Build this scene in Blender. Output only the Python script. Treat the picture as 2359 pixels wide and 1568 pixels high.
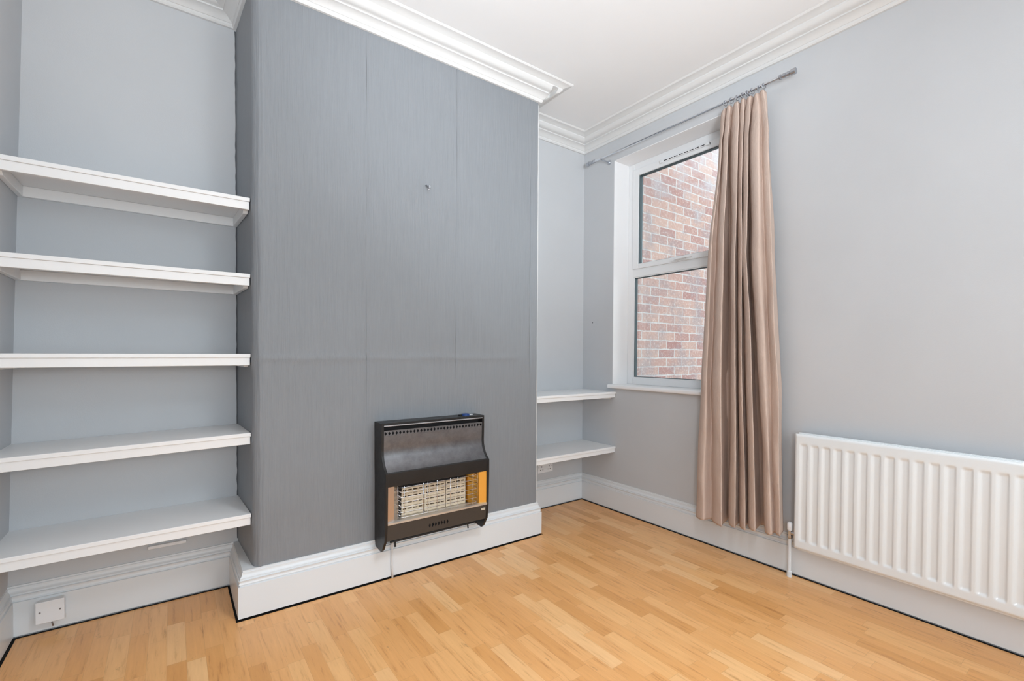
import bpy, bmesh, math, random
from mathutils import Matrix, Vector, noise
random.seed(7)
for o in list(bpy.data.objects): bpy.data.objects.remove(o)
S = bpy.context.scene
C = S.collection

# ---------------------------------------------------------------- camera
cam_d = bpy.data.cameras.new('camera'); cam = bpy.data.objects.new('camera', cam_d); C.objects.link(cam)
cam_d.sensor_fit = 'HORIZONTAL'; cam_d.sensor_width = 36; cam_d.lens = 1075.26 / 2359 * 36
cam_d.shift_y = 49.75 / 2359; cam_d.clip_start = .02
r = Vector((.8085008, -.58846835, .0056086)); d = Vector((-.00546185, -.01703338, -.99984)); f = Vector((.58846973, .80834081, -.01698562))
m = Matrix.Identity(4)
for i in range(3): m[i][0] = r[i]; m[i][1] = -d[i]; m[i][2] = -f[i]
m[0][3], m[1][3], m[2][3] = 0, 0, 1.15
cam.matrix_world = m
S.camera = cam
# ---------------------------------------------------------------- light
S.view_settings.view_transform = 'Standard'; S.view_settings.look = 'None'; S.view_settings.gamma = 1
S.view_settings.use_curve_mapping = False
S.view_settings.exposure = 0.25
w = bpy.data.worlds.new('sky'); S.world = w; w.use_nodes = True
bg = w.node_tree.nodes['Background']; bg.inputs[0].default_value = (.85, .93, 1, 1); bg.inputs[1].default_value = 2.95

def portal(name, loc, rot, sx, sy):
    l = bpy.data.lights.new(name, 'AREA'); l.shape = 'RECTANGLE'; l.size = sx; l.size_y = sy
    l.cycles.is_portal = True
    o = bpy.data.objects.new(name, l); C.objects.link(o); o.location = loc; o.rotation_euler = rot
portal('window_daylight', (2.93, 1.887, 1.757), (0, math.radians(90), 0), 1.64, .95)      # points -X
portal('added_window_daylight', (1.1, -2.08, 1.45), (math.radians(90), 0, 0), 2.6, 2.1)             # points +Y, sky portal of the added rear window
def lamp(name, kind, loc, aim, energy, radius, color=(.87, .94, 1), angle=110, blend=.8):
    l = bpy.data.lights.new(name, kind); l.energy = energy; l.shadow_soft_size = radius; l.color = color
    if kind == 'SPOT': l.spot_size = math.radians(angle); l.spot_blend = blend
    o = bpy.data.objects.new(name, l); C.objects.link(o); o.location = loc
    o.rotation_euler = (Vector(aim) - Vector(loc)).to_track_quat('-Z', 'Y').to_euler(); return o
lamp('ceiling_fill', 'SPOT', (.3, -.5, 1.5), (1.75, 2.0, 2.83), 200, .2, angle=64, blend=1)  # added spot without a fitting, bounces fill off the ceiling
lamp('ceiling_fill', 'SPOT', (.0, .2, 1.7), (.3, 1.8, 2.83), 46, .2, angle=80, blend=1)  # second added spot, brightens the ceiling and upper wall on the left
lamp('overhead_fill', 'POINT', (1.05, .38, 2.18), (0, 0, 0), 16, .16)  # added point light without a fitting, general fill from above
lamp('overhead_fill', 'SPOT', (1.05, .38, 2.3), (.8, 1.1, 0), 66, .16, angle=84, blend=1)  # added downward spot, brightens the middle of the floor
lamp('rear_fill', 'POINT', (-.33, -.8, 1.35), (0, 0, 0), 42, .16)  # added fill light at rear left, no fitting, for the dim lower walls
lamp('rear_fill', 'POINT', (2.1, -.9, 1.8), (0, 0, 0), 12, .16)  # added fill light at rear right, brightens the left wall

# ---------------------------------------------------------------- dimensions
W, B, CF = 2.66, 2.69, 2.31           # right wall X, back wall Y, chimney face Y
XL, XLt = -.545, -.471                 # left wall at floor / ceiling
YR, H = -1.9, 2.83
CLf, CLb, CR = .283, .262, 1.88        # chimney left (front/back), right

# ---------------------------------------------------------------- materials
def mat(name, col, rough=.5, metal=0, spec=.5, coat=0):
    m = bpy.data.materials.new(name); m.use_nodes = True
    b = m.node_tree.nodes['Principled BSDF']
    b.inputs['Base Color'].default_value = (*col, 1); b.inputs['Roughness'].default_value = rough
    b.inputs['Metallic'].default_value = metal; b.inputs['Specular IOR Level'].default_value = spec
    b.inputs['Coat Weight'].default_value = coat
    return m
def nd(m, t, **k):
    n = m.node_tree.nodes.new(t)
    for a, v in k.items(): setattr(n, a, v)
    return n
def lk(m, a, b): m.node_tree.links.new(a, b)
def setin(m, sock, v):
    if hasattr(v, 'is_output') or isinstance(v, bpy.types.NodeSocket): lk(m, v, sock)
    else: sock.default_value = v
def math_(m, op, a, b=0.0, c=0.0):
    n = nd(m, 'ShaderNodeMath', operation=op)
    setin(m, n.inputs[0], a); setin(m, n.inputs[1], b); setin(m, n.inputs[2], c)
    return n.outputs[0]
def coords(m, scale=(1, 1, 1)):
    t = nd(m, 'ShaderNodeTexCoord'); mp = nd(m, 'ShaderNodeMapping'); mp.inputs['Scale'].default_value = scale
    lk(m, t.outputs['Object'], mp.inputs['Vector']); return mp.outputs[0]
def noise_(m, vec, scale, detail=3, rough=.5):
    n = nd(m, 'ShaderNodeTexNoise'); n.inputs['Scale'].default_value = scale; n.inputs['Detail'].default_value = detail
    n.inputs['Roughness'].default_value = rough; lk(m, vec, n.inputs['Vector']); return n.outputs['Fac']
def mix(m, fac, a, b, blend='MIX'):
    n = nd(m, 'ShaderNodeMix', data_type='RGBA', blend_type=blend)
    setin(m, n.inputs[0], fac)
    for s, v in ((n.inputs[6], a), (n.inputs[7], b)):
        if isinstance(v, tuple): s.default_value = (*v[:3], 1)
        else: lk(m, v, s)
    return n.outputs[2]
def ramp(m, fac, stops):
    n = nd(m, 'ShaderNodeValToRGB'); e = n.color_ramp.elements
    while len(e) < len(stops): e.new(.5)
    for k, (p, c) in enumerate(stops): e[k].position = p; e[k].color = (*c, 1)
    lk(m, fac, n.inputs[0]); return n.outputs[0]
def bsdf(m): return m.node_tree.nodes['Principled BSDF']
def bump(m, h, strength=.3, dist=.002, prev=None):
    n = nd(m, 'ShaderNodeBump'); n.inputs['Strength'].default_value = strength; n.inputs['Distance'].default_value = dist
    lk(m, h, n.inputs['Height'])
    if prev: lk(m, prev, n.inputs['Normal'])
    return n.outputs[0]
def painted(name, col, rough, var=.04, sc=220, bstr=.25, dist=.001):
    m = mat(name, col, rough); v = coords(m)
    c = mix(m, noise_(m, v, 2.2, 4), tuple(x * (1 - var) for x in col), tuple(min(1, x * (1 + var)) for x in col))
    lk(m, c, bsdf(m).inputs['Base Color'])
    n1 = bump(m, noise_(m, v, sc, 2), bstr, dist)
    lk(m, bump(m, noise_(m, v, 7, 3), .25, .006, n1), bsdf(m).inputs['Normal'])
    return m
M_wall = painted('grey emulsion', (.555, .57, .59), .62, .05)
M_ceil = painted('white ceiling paint', (.86, .865, .87), .75, .02, 90, .15)
M_gloss = painted('white gloss paint', (.75, .78, .805), .33, .03, 60, .12, .0008)
M_shelf = painted('white shelf paint', (.87, .875, .88), .38, .02, 80, .12, .0006)
M_plaster = painted('white cornice paint', (.72, .72, .715), .5, .03, 50, .2, .0012)
M_upvc = mat('white window plastic', (.80, .81, .82), .25)
M_reveal = painted('white reveal paint', (.88, .88, .89), .5, .02)
M_rad = mat('white radiator enamel', (.80, .84, .865), .2, 0, .5, .3)
M_plast = mat('white plastic', (.82, .83, .85), .3)
M_dark = mat('dark void', (.012, .011, .012), .8)
M_gask = mat('dark gasket', (.05, .08, .09), .5)
M_chrome = mat('chrome', (.78, .80, .84), .16, 1)
M_steel = mat('brushed steel', (.50, .52, .56), .3, 1)
M_brass = mat('brass reflector', (.80, .45, .10), .28, 1)
M_silver = mat('silver reflector', (.78, .70, .66), .3, 1)
M_tray = mat('pale metal tray', (.62, .58, .53), .35, .7)
M_blue = mat('blue plastic', (.02, .06, .22), .35)
M_screw = mat('screw', (.25, .25, .27), .4, .8)
M_label = mat('gold badge', (.62, .60, .50), .4, .4)

# chimney wallpaper: darker grey, fine vertical ribbing
M_paper = mat('grey ribbed wallpaper', (.30, .32, .345), .48)
v1 = coords(M_paper, (260, 260, 5)); v2 = coords(M_paper, (90, 90, 2.2)); v3 = coords(M_paper)
fine = noise_(M_paper, v1, 1, 3, .65); mid = noise_(M_paper, v2, 1, 3, .6)
cc = mix(M_paper, noise_(M_paper, v3, 1.6, 4), (.185, .198, .215), (.228, .242, .262))
cc = mix(M_paper, math_(M_paper, 'MULTIPLY', fine, .5), cc, (.34, .355, .375))
lk(M_paper, cc, bsdf(M_paper).inputs['Base Color'])
spx = nd(M_paper, 'ShaderNodeSeparateXYZ'); lk(M_paper, v3, spx.inputs[0])
wobx = math_(M_paper, 'MULTIPLY_ADD', noise_(M_paper, coords(M_paper, (0, 0, 3)), 1, 3), .008, -.004)
sx = math_(M_paper, 'ADD', spx.outputs[0], wobx); seam_h = None; gap = None
for xs in (.782, 1.288, 1.815):
    q = math_(M_paper, 'DIVIDE', math_(M_paper, 'SUBTRACT', sx, xs), .010)
    h = math_(M_paper, 'MULTIPLY', math_(M_paper, 'GREATER_THAN', q, 0), math_(M_paper, 'MAXIMUM', math_(M_paper, 'SUBTRACT', 1, q), 0))
    gq = math_(M_paper, 'LESS_THAN', math_(M_paper, 'ABSOLUTE', q), .16)
    seam_h = h if seam_h is None else math_(M_paper, 'ADD', seam_h, h); gap = gq if gap is None else math_(M_paper, 'MAXIMUM', gap, gq)
vis = nd(M_paper, 'ShaderNodeMapRange'); lk(M_paper, noise_(M_paper, coords(M_paper, (2, 2, 2.4)), 1, 3), vis.inputs[0]); vis.inputs[1].default_value = .42; vis.inputs[2].default_value = .58
topfade = nd(M_paper, 'ShaderNodeMapRange'); lk(M_paper, spx.outputs[2], topfade.inputs[0]); topfade.inputs[1].default_value = .80; topfade.inputs[2].default_value = .92
vf = math_(M_paper, 'MULTIPLY', vis.outputs[0], topfade.outputs[0])
cc = mix(M_paper, math_(M_paper, 'MULTIPLY', math_(M_paper, 'MULTIPLY', gap, vf), .65), cc, (.09, .095, .105))
lk(M_paper, cc, bsdf(M_paper).inputs['Base Color'])
b0 = bump(M_paper, math_(M_paper, 'MULTIPLY', seam_h, vf), .9, .003)
b1 = bump(M_paper, fine, 1.0, .0022, b0); lk(M_paper, bump(M_paper, mid, .35, .002, b1), bsdf(M_paper).inputs['Normal'])

# black textured heater enamel
M_black = mat('black enamel', (.012, .012, .012), .38, 0, .35); v = coords(M_black)
lk(M_black, mix(M_black, noise_(M_black, v, 18, 5, .7), (.009, .009, .009), (.024, .022, .022)), bsdf(M_black).inputs['Base Color'])
lk(M_black, bump(M_black, noise_(M_black, v, 350, 2), .3, .0008), bsdf(M_black).inputs['Normal'])
lk(M_black, math_(M_black, 'MULTIPLY_ADD', noise_(M_black, v, 25, 4), .25, .24), bsdf(M_black).inputs['Roughness'])
M_hood = mat('worn dark metal', (.20, .20, .205), .34, .75); v = coords(M_hood)
lk(M_hood, mix(M_hood, noise_(M_hood, v, 14, 6, .75), (.06, .055, .06), (.27, .27, .28)), bsdf(M_hood).inputs['Base Color'])
lk(M_hood, math_(M_hood, 'MULTIPLY_ADD', noise_(M_hood, v, 40, 5, .7), .3, .20), bsdf(M_hood).inputs['Roughness'])
lk(M_hood, bump(M_hood, noise_(M_hood, coords(M_hood, (260, 260, 120)), 1, 2), .25, .0006), bsdf(M_hood).inputs['Normal'])
M_ceramic = mat('cream ceramic radiant', (.72, .60, .44), .8); v = coords(M_ceramic)
lk(M_ceramic, mix(M_ceramic, noise_(M_ceramic, v, 30, 4), (.62, .48, .30), (.80, .72, .60)), bsdf(M_ceramic).inputs['Base Color'])

# curtain cloth
M_cloth = mat('beige curtain cloth', (.56, .43, .36), 1, 0, .08); v = coords(M_cloth)
wv = noise_(M_cloth, coords(M_cloth, (1100, 1100, 420)), 1, 2)
cc = mix(M_cloth, noise_(M_cloth, v, 6, 4), (.60, .465, .395), (.67, .54, .47))
cc = mix(M_cloth, math_(M_cloth, 'MULTIPLY', wv, .22), cc, (.46, .34, .275))
lk(M_cloth, cc, bsdf(M_cloth).inputs['Base Color'])
b1 = bump(M_cloth, wv, .4, .0012)
b2 = bump(M_cloth, noise_(M_cloth, coords(M_cloth, (30, 30, 22)), 1, 4, .6), .45, .006, b1)
lk(M_cloth, bump(M_cloth, noise_(M_cloth, coords(M_cloth, (9, 9, 5)), 1, 4, .65), .55, .018, b2), bsdf(M_cloth).inputs['Normal'])

# laminate floor: strips .06 wide running along Y
M_floor = mat('beech laminate', (.7, .45, .22), .3, 0, .6)
m = M_floor
tc = nd(m, 'ShaderNodeTexCoord'); sp = nd(m, 'ShaderNodeSeparateXYZ'); lk(m, tc.outputs['Object'], sp.inputs[0])
x, y = sp.outputs[0], sp.outputs[1]
u = math_(m, 'DIVIDE', math_(m, 'SUBTRACT', x, .037), .06); col = math_(m, 'FLOOR', u)
wn = nd(m, 'ShaderNodeTexWhiteNoise', noise_dimensions='1D'); lk(m, col, wn.inputs['W'])
vv = math_(m, 'ADD', math_(m, 'DIVIDE', y, .31), math_(m, 'MULTIPLY', wn.outputs[0], 7.3)); row = math_(m, 'FLOOR', vv)
cb = nd(m, 'ShaderNodeCombineXYZ'); lk(m, col, cb.inputs[0]); lk(m, row, cb.inputs[1])
w2 = nd(m, 'ShaderNodeTexWhiteNoise', noise_dimensions='2D'); lk(m, cb.outputs[0], w2.inputs['Vector'])
cellr = w2.outputs[0]
base = ramp(m, cellr, [(0, (.69, .33, .105)), (.15, (.765, .38, .132)), (.6, (.82, .43, .165)), (.88, (.85, .47, .19)), (1, (.88, .53, .245))])
gv = nd(m, 'ShaderNodeCombineXYZ')
lk(m, math_(m, 'MULTIPLY_ADD', x, 62, math_(m, 'MULTIPLY', cellr, 61)), gv.inputs[0])
lk(m, math_(m, 'MULTIPLY_ADD', y, 5, math_(m, 'MULTIPLY', cellr, 37)), gv.inputs[1])
g = noise_(m, gv.outputs[0], 1, 5, .65)
gr = ramp(m, g, [(.28, (.58, .45, .33)), (.44, (.93, .90, .88)), (.75, (1.06, 1.06, 1.06))])
c1 = mix(m, .75, base, gr, 'MULTIPLY')
kv = nd(m, 'ShaderNodeCombineXYZ')
lk(m, math_(m, 'MULTIPLY_ADD', x, 24, math_(m, 'MULTIPLY', cellr, 91)), kv.inputs[0]); lk(m, math_(m, 'MULTIPLY_ADD', y, 9, math_(m, 'MULTIPLY', cellr, 23)), kv.inputs[1])
kn = noise_(m, kv.outputs[0], 1, 6, .7)
kf = nd(m, 'ShaderNodeMapRange'); lk(m, kn, kf.inputs[0]); kf.inputs[1].default_value = .63; kf.inputs[2].default_value = .76
c1 = mix(m, math_(m, 'MULTIPLY', kf.outputs[0], .7), c1, (.26, .11, .04))
fu = math_(m, 'FRACT', u); fv = math_(m, 'FRACT', vv)
eu = math_(m, 'LESS_THAN', fu, .016); ev = math_(m, 'LESS_THAN', fv, .004)
c1 = mix(m, math_(m, 'MULTIPLY', math_(m, 'MAXIMUM', eu, ev), .28), c1, (.25, .12, .05))
lk(m, c1, bsdf(m).inputs['Base Color'])
lk(m, math_(m, 'MULTIPLY_ADD', g, .14, .24), bsdf(m).inputs['Roughness'])

# outdoor brickwork
M_brick = mat('old brickwork', (.5, .3, .25), .9, 0, .2); m = M_brick
tc = nd(m, 'ShaderNodeTexCoord'); sp = nd(m, 'ShaderNodeSeparateXYZ'); lk(m, tc.outputs['Object'], sp.inputs[0])
wob = math_(m, 'MULTIPLY_ADD', noise_(m, coords(m), 14, 4), .017, -.0085)
cb = nd(m, 'ShaderNodeCombineXYZ'); lk(m, math_(m, 'ADD', sp.outputs[0], wob), cb.inputs[0]); lk(m, math_(m, 'ADD', sp.outputs[2], wob), cb.inputs[1])
def brick(c1_, c2_, bias):
    n = nd(m, 'ShaderNodeTexBrick'); n.inputs['Scale'].default_value = 1; n.inputs['Brick Width'].default_value = .225
    n.inputs['Row Height'].default_value = .075; n.inputs['Mortar Size'].default_value = .008; n.inputs['Mortar Smooth'].default_value = .7
    n.inputs['Color1'].default_value = (*c1_, 1); n.inputs['Color2'].default_value = (*c2_, 1); n.inputs['Mortar'].default_value = (.47, .44, .42, 1)
    n.inputs['Bias'].default_value = bias; n.offset = .5; lk(m, cb.outputs[0], n.inputs['Vector']); return n
bk = brick((.31, .165, .145), (.44, .29, .235), 0)
n1 = noise_(m, coords(m), 3.2, 5, .7); n2 = noise_(m, coords(m), 46, 6, .8)
cc = mix(m, ramp(m, n1, [(.47, (0, 0, 0)), (.60, (.6, .6, .6))]), bk.outputs['Color'], (.26, .23, .235))
cc = mix(m, ramp(m, n2, [(.33, (.55, .55, .55)), (.45, (0, 0, 0))]), cc, (.20, .15, .15))
cc = mix(m, ramp(m, n2, [(.52, (0, 0, 0)), (.66, (.85, .85, .85))]), cc, (.56, .48, .44))
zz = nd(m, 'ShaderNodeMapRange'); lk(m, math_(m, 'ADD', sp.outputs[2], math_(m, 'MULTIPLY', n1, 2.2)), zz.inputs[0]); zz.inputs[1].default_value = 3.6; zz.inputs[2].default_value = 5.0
cc = mix(m, math_(m, 'MULTIPLY', zz.outputs[0], .7), cc, (.62, .60, .62))  # window glare painted into the upper brick as a whitish wash
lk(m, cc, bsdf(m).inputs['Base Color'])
lk(m, bump(m, math_(m, 'SUBTRACT', n2, math_(m, 'MULTIPLY', bk.outputs['Fac'], .35)), .5, .008), bsdf(m).inputs['Normal'])
M_yard = painted('concrete yard', (.70, .69, .67), .9, .1, 30)

# clear glass pane
M_glass = bpy.data.materials.new('window glass'); M_glass.use_nodes = True; m = M_glass
m.node_tree.nodes.remove(bsdf(m))
out = [n for n in m.node_tree.nodes if n.type == 'OUTPUT_MATERIAL'][0]
tr = nd(m, 'ShaderNodeBsdfTransparent'); tr.inputs[0].default_value = (.96, .98, .975, 1)
gl = nd(m, 'ShaderNodeBsdfGlossy'); gl.inputs['Roughness'].default_value = .02
fr = nd(m, 'ShaderNodeFresnel'); fr.inputs['IOR'].default_value = 1.45
ms = nd(m, 'ShaderNodeMixShader'); lk(m, fr.outputs[0], ms.inputs[0]); lk(m, tr.outputs[0], ms.inputs[1]); lk(m, gl.outputs[0], ms.inputs[2])
lk(m, ms.outputs[0], out.inputs['Surface'])

# ---------------------------------------------------------------- helpers
def tag(o, label=None, cat=None, group=None, kind=None):
    if label: o['label'] = label
    if cat: o['category'] = cat
    if group: o['group'] = group
    if kind: o['kind'] = kind
    return o
def thing(name, label, cat, loc, group=None):
    o = bpy.data.objects.new(name, None); C.objects.link(o); o.location = loc; o.empty_display_size = .05
    return tag(o, label, cat, group)
class MB:
    def __init__(s): s.v = []; s.f = []; s.mi = []
    def add(s, vs, fs, mi=0):
        k = len(s.v); s.v += [tuple(p) for p in vs]; s.f += [tuple(i + k for i in q) for q in fs]; s.mi += [mi] * len(fs); return s
    def box(s, x0, x1, y0, y1, z0, z1, mi=0):
        x0, x1 = sorted((x0, x1)); y0, y1 = sorted((y0, y1)); z0, z1 = sorted((z0, z1))
        v = [(x, y, z) for z in (z0, z1) for y in (y0, y1) for x in (x0, x1)]
        return s.add(v, [(0, 2, 3, 1), (4, 5, 7, 6), (0, 1, 5, 4), (2, 6, 7, 3), (0, 4, 6, 2), (1, 3, 7, 5)], mi)
    def prism(s, pts, ax, a, b, mi=0):
        """pts: 2-D polygon, extruded along axis ax from a to b"""
        n = len(pts)
        def P(p, t):
            q = list(p); q.insert(ax, t); return tuple(q)
        vs = [P(p, a) for p in pts] + [P(p, b) for p in pts]
        fs = [tuple(range(n)), tuple(range(2 * n - 1, n - 1, -1))] + [(i, i + n, (i + 1) % n + n, (i + 1) % n) for i in range(n)]
        return s.add(vs, fs, mi)
    def tube(s, pts, r, n=8, cap=True, mi=0):
        pts = [Vector(p) for p in pts]; rings = []; rr = r if isinstance(r, (list, tuple)) else [r] * len(pts)
        up = None
        for i, p in enumerate(pts):
            t = (pts[min(i + 1, len(pts) - 1)] - pts[max(i - 1, 0)])
            if t.length < 1e-9: t = Vector((0, 0, 1))
            t.normalize()
            if up is None: up = t.orthogonal().normalized()
            up = (up - t * up.dot(t)); up = up.normalized() if up.length > 1e-6 else t.orthogonal().normalized()
            bn = t.cross(up)
            rings.append([p + (up * math.cos(2 * math.pi * k / n) + bn * math.sin(2 * math.pi * k / n)) * rr[i] for k in range(n)])
        vs = [q for R in rings for q in R]; fs = []
        for i in range(len(pts) - 1):
            for k in range(n): fs.append((i * n + k, i * n + (k + 1) % n, (i + 1) * n + (k + 1) % n, (i + 1) * n + k))
        if cap: fs += [tuple(range(n - 1, -1, -1)), tuple(range((len(pts) - 1) * n, len(pts) * n))]
        return s.add(vs, fs, mi)
    def build(s, name, mt, parent=None, bevel=0, smooth=False, seg=2, kind=None):
        me = bpy.data.meshes.new(name); me.from_pydata(s.v, [], s.f)
        mts = mt if isinstance(mt, (list, tuple)) else [mt]
        for q in mts: me.materials.append(q)
        for p, i in zip(me.polygons, s.mi): p.material_index = i; p.use_smooth = bool(smooth)
        bm = bmesh.new(); bm.from_mesh(me)
        bmesh.ops.recalc_face_normals(bm, faces=bm.faces)
        if smooth and smooth is not True:
            for e in bm.edges:
                if len(e.link_faces) == 2 and e.calc_face_angle(0) > math.radians(smooth): e.smooth = False
        bm.to_mesh(me); bm.free(); me.update()
        o = bpy.data.objects.new(name, me); C.objects.link(o)
        if parent:
            o.parent = parent
            o.matrix_parent_inverse = Matrix.Identity(4)
            off = Vector(parent.location) if parent.type == 'EMPTY' else Vector((0, 0, 0))
            me.transform(Matrix.Translation(-off))
        if bevel:
            b = o.modifiers.new('bevel', 'BEVEL'); b.width = bevel; b.segments = seg; b.limit_method = 'ANGLE'; b.angle_limit = math.radians(40)
            b.harden_normals = False
        if kind: o['kind'] = kind
        return o
def spoly(pts, r, ang=6):   # rounded 2-D polygon; r per point or number
    out = []; n = len(pts)
    for i in range(n):
        a, p, b = Vector(pts[i - 1]), Vector(pts[i]), Vector(pts[(i + 1) % n])
        rr = r[i] if isinstance(r, (list, tuple)) else r
        if rr <= 0: out.append(tuple(p)); continue
        u = (a - p).normalized(); v = (b - p).normalized()
        for k in range(ang + 1):
            t = k / ang; q = (p + u * rr) * (1 - t) ** 2 + p * 2 * t * (1 - t) + (p + v * rr) * t ** 2; out.append(tuple(q))
    return out

# ---------------------------------------------------------------- room shell
g_ = .008
# laminate slab stops short of the skirting and leaves a dark gap
SK = .025
fp = [(XL + SK + g_, YR), (W - SK - g_, YR), (W - SK - g_, B - SK - g_), (1.905 + g_, B - SK - g_), (1.905 + g_, 2.285 - g_),
      (.222 - g_, 2.285 - g_), (.222 - g_, B - SK - g_), (XL + SK + g_, B - SK - g_)]
MB().prism(fp, 2, -.008, 0).build('floor', M_floor, kind='structure')
MB().box(-.75, 3.0, YR - .3, B + .2, -.06, -.0085).build('floor', M_dark, kind='structure')
MB().box(-.75, 3.0, YR - .3, B + .2, H, H + .1).build('ceiling', M_ceil, kind='structure')

# back wall
MB().box(-.75, W + .16, B, B + .15, -.01, H).build('wall_back', M_wall, kind='structure')
# left wall (leans a little)
MB().add([(XL - .2, YR, -.01), (XL, YR, -.01), (XLt, YR, H), (XLt - .3, YR, H), (XL - .2, B, -.01), (XL, B, -.01), (XLt, B, H), (XLt - .3, B, H)],
         [(0, 1, 2, 3), (7, 6, 5, 4), (1, 5, 6, 2), (0, 3, 7, 4), (3, 2, 6, 7), (0, 4, 5, 1)]).build('wall_left', M_wall, kind='structure')
# right wall with the window opening
WY0, WY1, WZ0, WZ1, WD = 1.40, 2.376, .928, 2.586, 2.860
mb = MB()
for a in ((WY1, B + .001, -.01, H), (YR - .2, WY0, -.01, H), (WY0, WY1, -.01, WZ0 - .03), (WY0, WY1, WZ1, H)): mb.box(W, WD, *a)
mb.build('wall_right', M_wall, kind='structure')
# white painted reveal lining
mb = MB(); t = .003
mb.box(W - .0005, 2.83, WY1 - t, WY1 + .001, WZ0, WZ1); mb.box(W - .0005, 2.83, WY0 - .001, WY0 + t, WZ0, WZ1); mb.box(W - .0005, 2.83, WY0, WY1, WZ1 - t, WZ1 + .001)
mb.build('trim_1', M_reveal, kind='structure')
# rear wall behind the camera; its large window is added to let in daylight
mb = MB(); rx0, rx1, rz0, rz1 = -.2, 2.4, .4, 2.5
for a in ((-.75, rx0, -.01, H), (rx1, WD, -.01, H), (rx0, rx1, -.01, rz0), (rx0, rx1, rz1, H)): mb.box(a[0], a[1], YR - .25, YR, a[2], a[3])
mb.build('wall_rear', M_wall, kind='structure')
w2o = MB()
for a in ((rx0, rx0 + .07, rz0, rz1), (rx1 - .07, rx1, rz0, rz1), (rx0, rx1, rz0, rz0 + .07), (rx0, rx1, rz1 - .07, rz1), (.64, .70, rz0, rz1), (1.5, 1.56, rz0, rz1)): w2o.box(a[0], a[1], YR - .18, YR - .11, a[2], a[3])
w2o = w2o.build('added_rear_window', M_upvc, kind='structure')  # frame of the added, unseen window
MB().box(rx0 + .05, rx1 - .05, YR - .147, YR - .143, rz0 + .05, rz1 - .05).build('glass_pane', M_glass, w2o)

# chimney breast: finely gridded so the papered face can be uneven
def chim():
    plan = []   # (x, y) outline with rounded front corners; finely sampled
    def seg(a, b, n):
        for k in range(n): plan.append((a[0] + (b[0] - a[0]) * k / n, a[1] + (b[1] - a[1]) * k / n))
    rl, rr = .032, .006
    seg((CLb, B + .02), (CLf - .001, CF + rl), 14)
    for k in range(8):
        t = math.pi / 2 * k / 8; plan.append((CLf + rl - rl * math.cos(t), CF + rl - rl * math.sin(t)))
    seg((CLf + rl, CF), (CLf + .08, CF), 24)
    seg((CLf + .08, CF), (CR - rr, CF), 300)
    for k in range(4):
        t = math.pi / 2 * k / 4; plan.append((CR - rr + rr * math.sin(t), CF + rr - rr * math.cos(t)))
    seg((CR, CF + rr), (CR, B + .02), 4); plan.append((CR, B + .02))
    nz = 230; vs = []; n = len(plan)
    for j in range(nz + 1):
        z = H * j / nz
        for (x, y) in plan:
            dy = 0; dx = 0
            p = Vector((x * 1.1, z * 1.1, 3.3))
            if y < CF + .03:
                dy -= .0050 * noise.noise(p * 2.0) + .0016 * noise.noise(p * 7)
                def ridge(xs, a, z0, z1):
                    q = x - xs - .002 * noise.noise(Vector((z * 2, xs, 0)))
                    e = min(1, max(0, (z - z0) / .1)) * min(1, max(0, (z1 - z) / .1))
                    return a * e * (math.exp(-(q / .0035) ** 2) if q < 0 else math.exp(-(q / .012) ** 2))
                dy -= ridge(.782, .0022, .75, 2.6) + ridge(1.288, .0026, .9, 2.66) + ridge(1.815, .002, .9, 2.7)
                dy -= .0035 * math.exp(-((z - 1.128 - .004 * noise.noise(Vector((x * 3, 0, 0)))) / .014) ** 2) * (1 if x < 1.7 else max(0, 1 - (x - 1.7) / .1))
                # loose bulge of paper along the left corner
                q = x - CLf - .030 - .007 * noise.noise(Vector((1, z * 2.2, 8))) - .004 * noise.noise(Vector((1, z * 7, 3)))
                dy -= (.0062 + .003 * noise.noise(Vector((3, z * 3, 1)))) * math.exp(-(q / .0075) ** 2)
                e = math.exp(-((x - CLf - .02) / .018) ** 2)
                dy -= e * .004 * (noise.noise(Vector((0, z * 3.2, 5))) + .4)
                dx -= e * .004 * noise.noise(Vector((2, z * 4.2, 5)))
                e = math.exp(-((x - 1.112) / .02) ** 2 - ((z - 2.02) / .09) ** 2); dy += e * .004
            vs.append((x + dx, y + dy, z))
    fs = [(j * n + i, j * n + i + 1, (j + 1) * n + i + 1, (j + 1) * n + i) for j in range(nz) for i in range(n - 1)]
    mb = MB(); mb.add(vs, fs); return mb
MB_ch = chim()
MB_ch.build('wall_chimney', M_paper, kind='structure', smooth=True)

# cracked paint line in the inner corner of the left alcove, bare plaster edge at the right corner of the breast
def ribbon(name, mt, f0, z0, z1, n, wid):
    mb = MB(); vs = []
    for k in range(n + 1):
        z = z0 + (z1 - z0) * k / n; a = wid(z)
        (x, y, nx, ny) = f0(z); vs += [(x - nx * a[0], y - ny * a[0], z), (x + nx * a[1], y + ny * a[1], z), (x + nx * a[1], y + ny * a[1] + .004, z), (x - nx * a[0], y - ny * a[0] + .004, z)]
    fs = [(4 * k + j, 4 * k + (j + 1) % 4, 4 * k + 4 + (j + 1) % 4, 4 * k + 4 + j) for k in range(n) for j in range(4)] + [(3, 2, 1, 0), (4 * n, 4 * n + 1, 4 * n + 2, 4 * n + 3)]
    mb.add(vs, fs); mb.build(name, mt, kind='structure')
M_crack = mat('dark filler line', (.10, .105, .115), .8)
ribbon('trim_7', M_crack, lambda z: (CLb - .001 + .002 * noise.noise(Vector((z * 9, 1, 0))), B - .0015, 1, 0), .22, 2.73, 160,
       lambda z: (.0028 + .0026 * noise.noise(Vector((z * 24, 4, 2))) + .003 * max(0, noise.noise(Vector((z * 5, 8, 2)))), .003))
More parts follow.
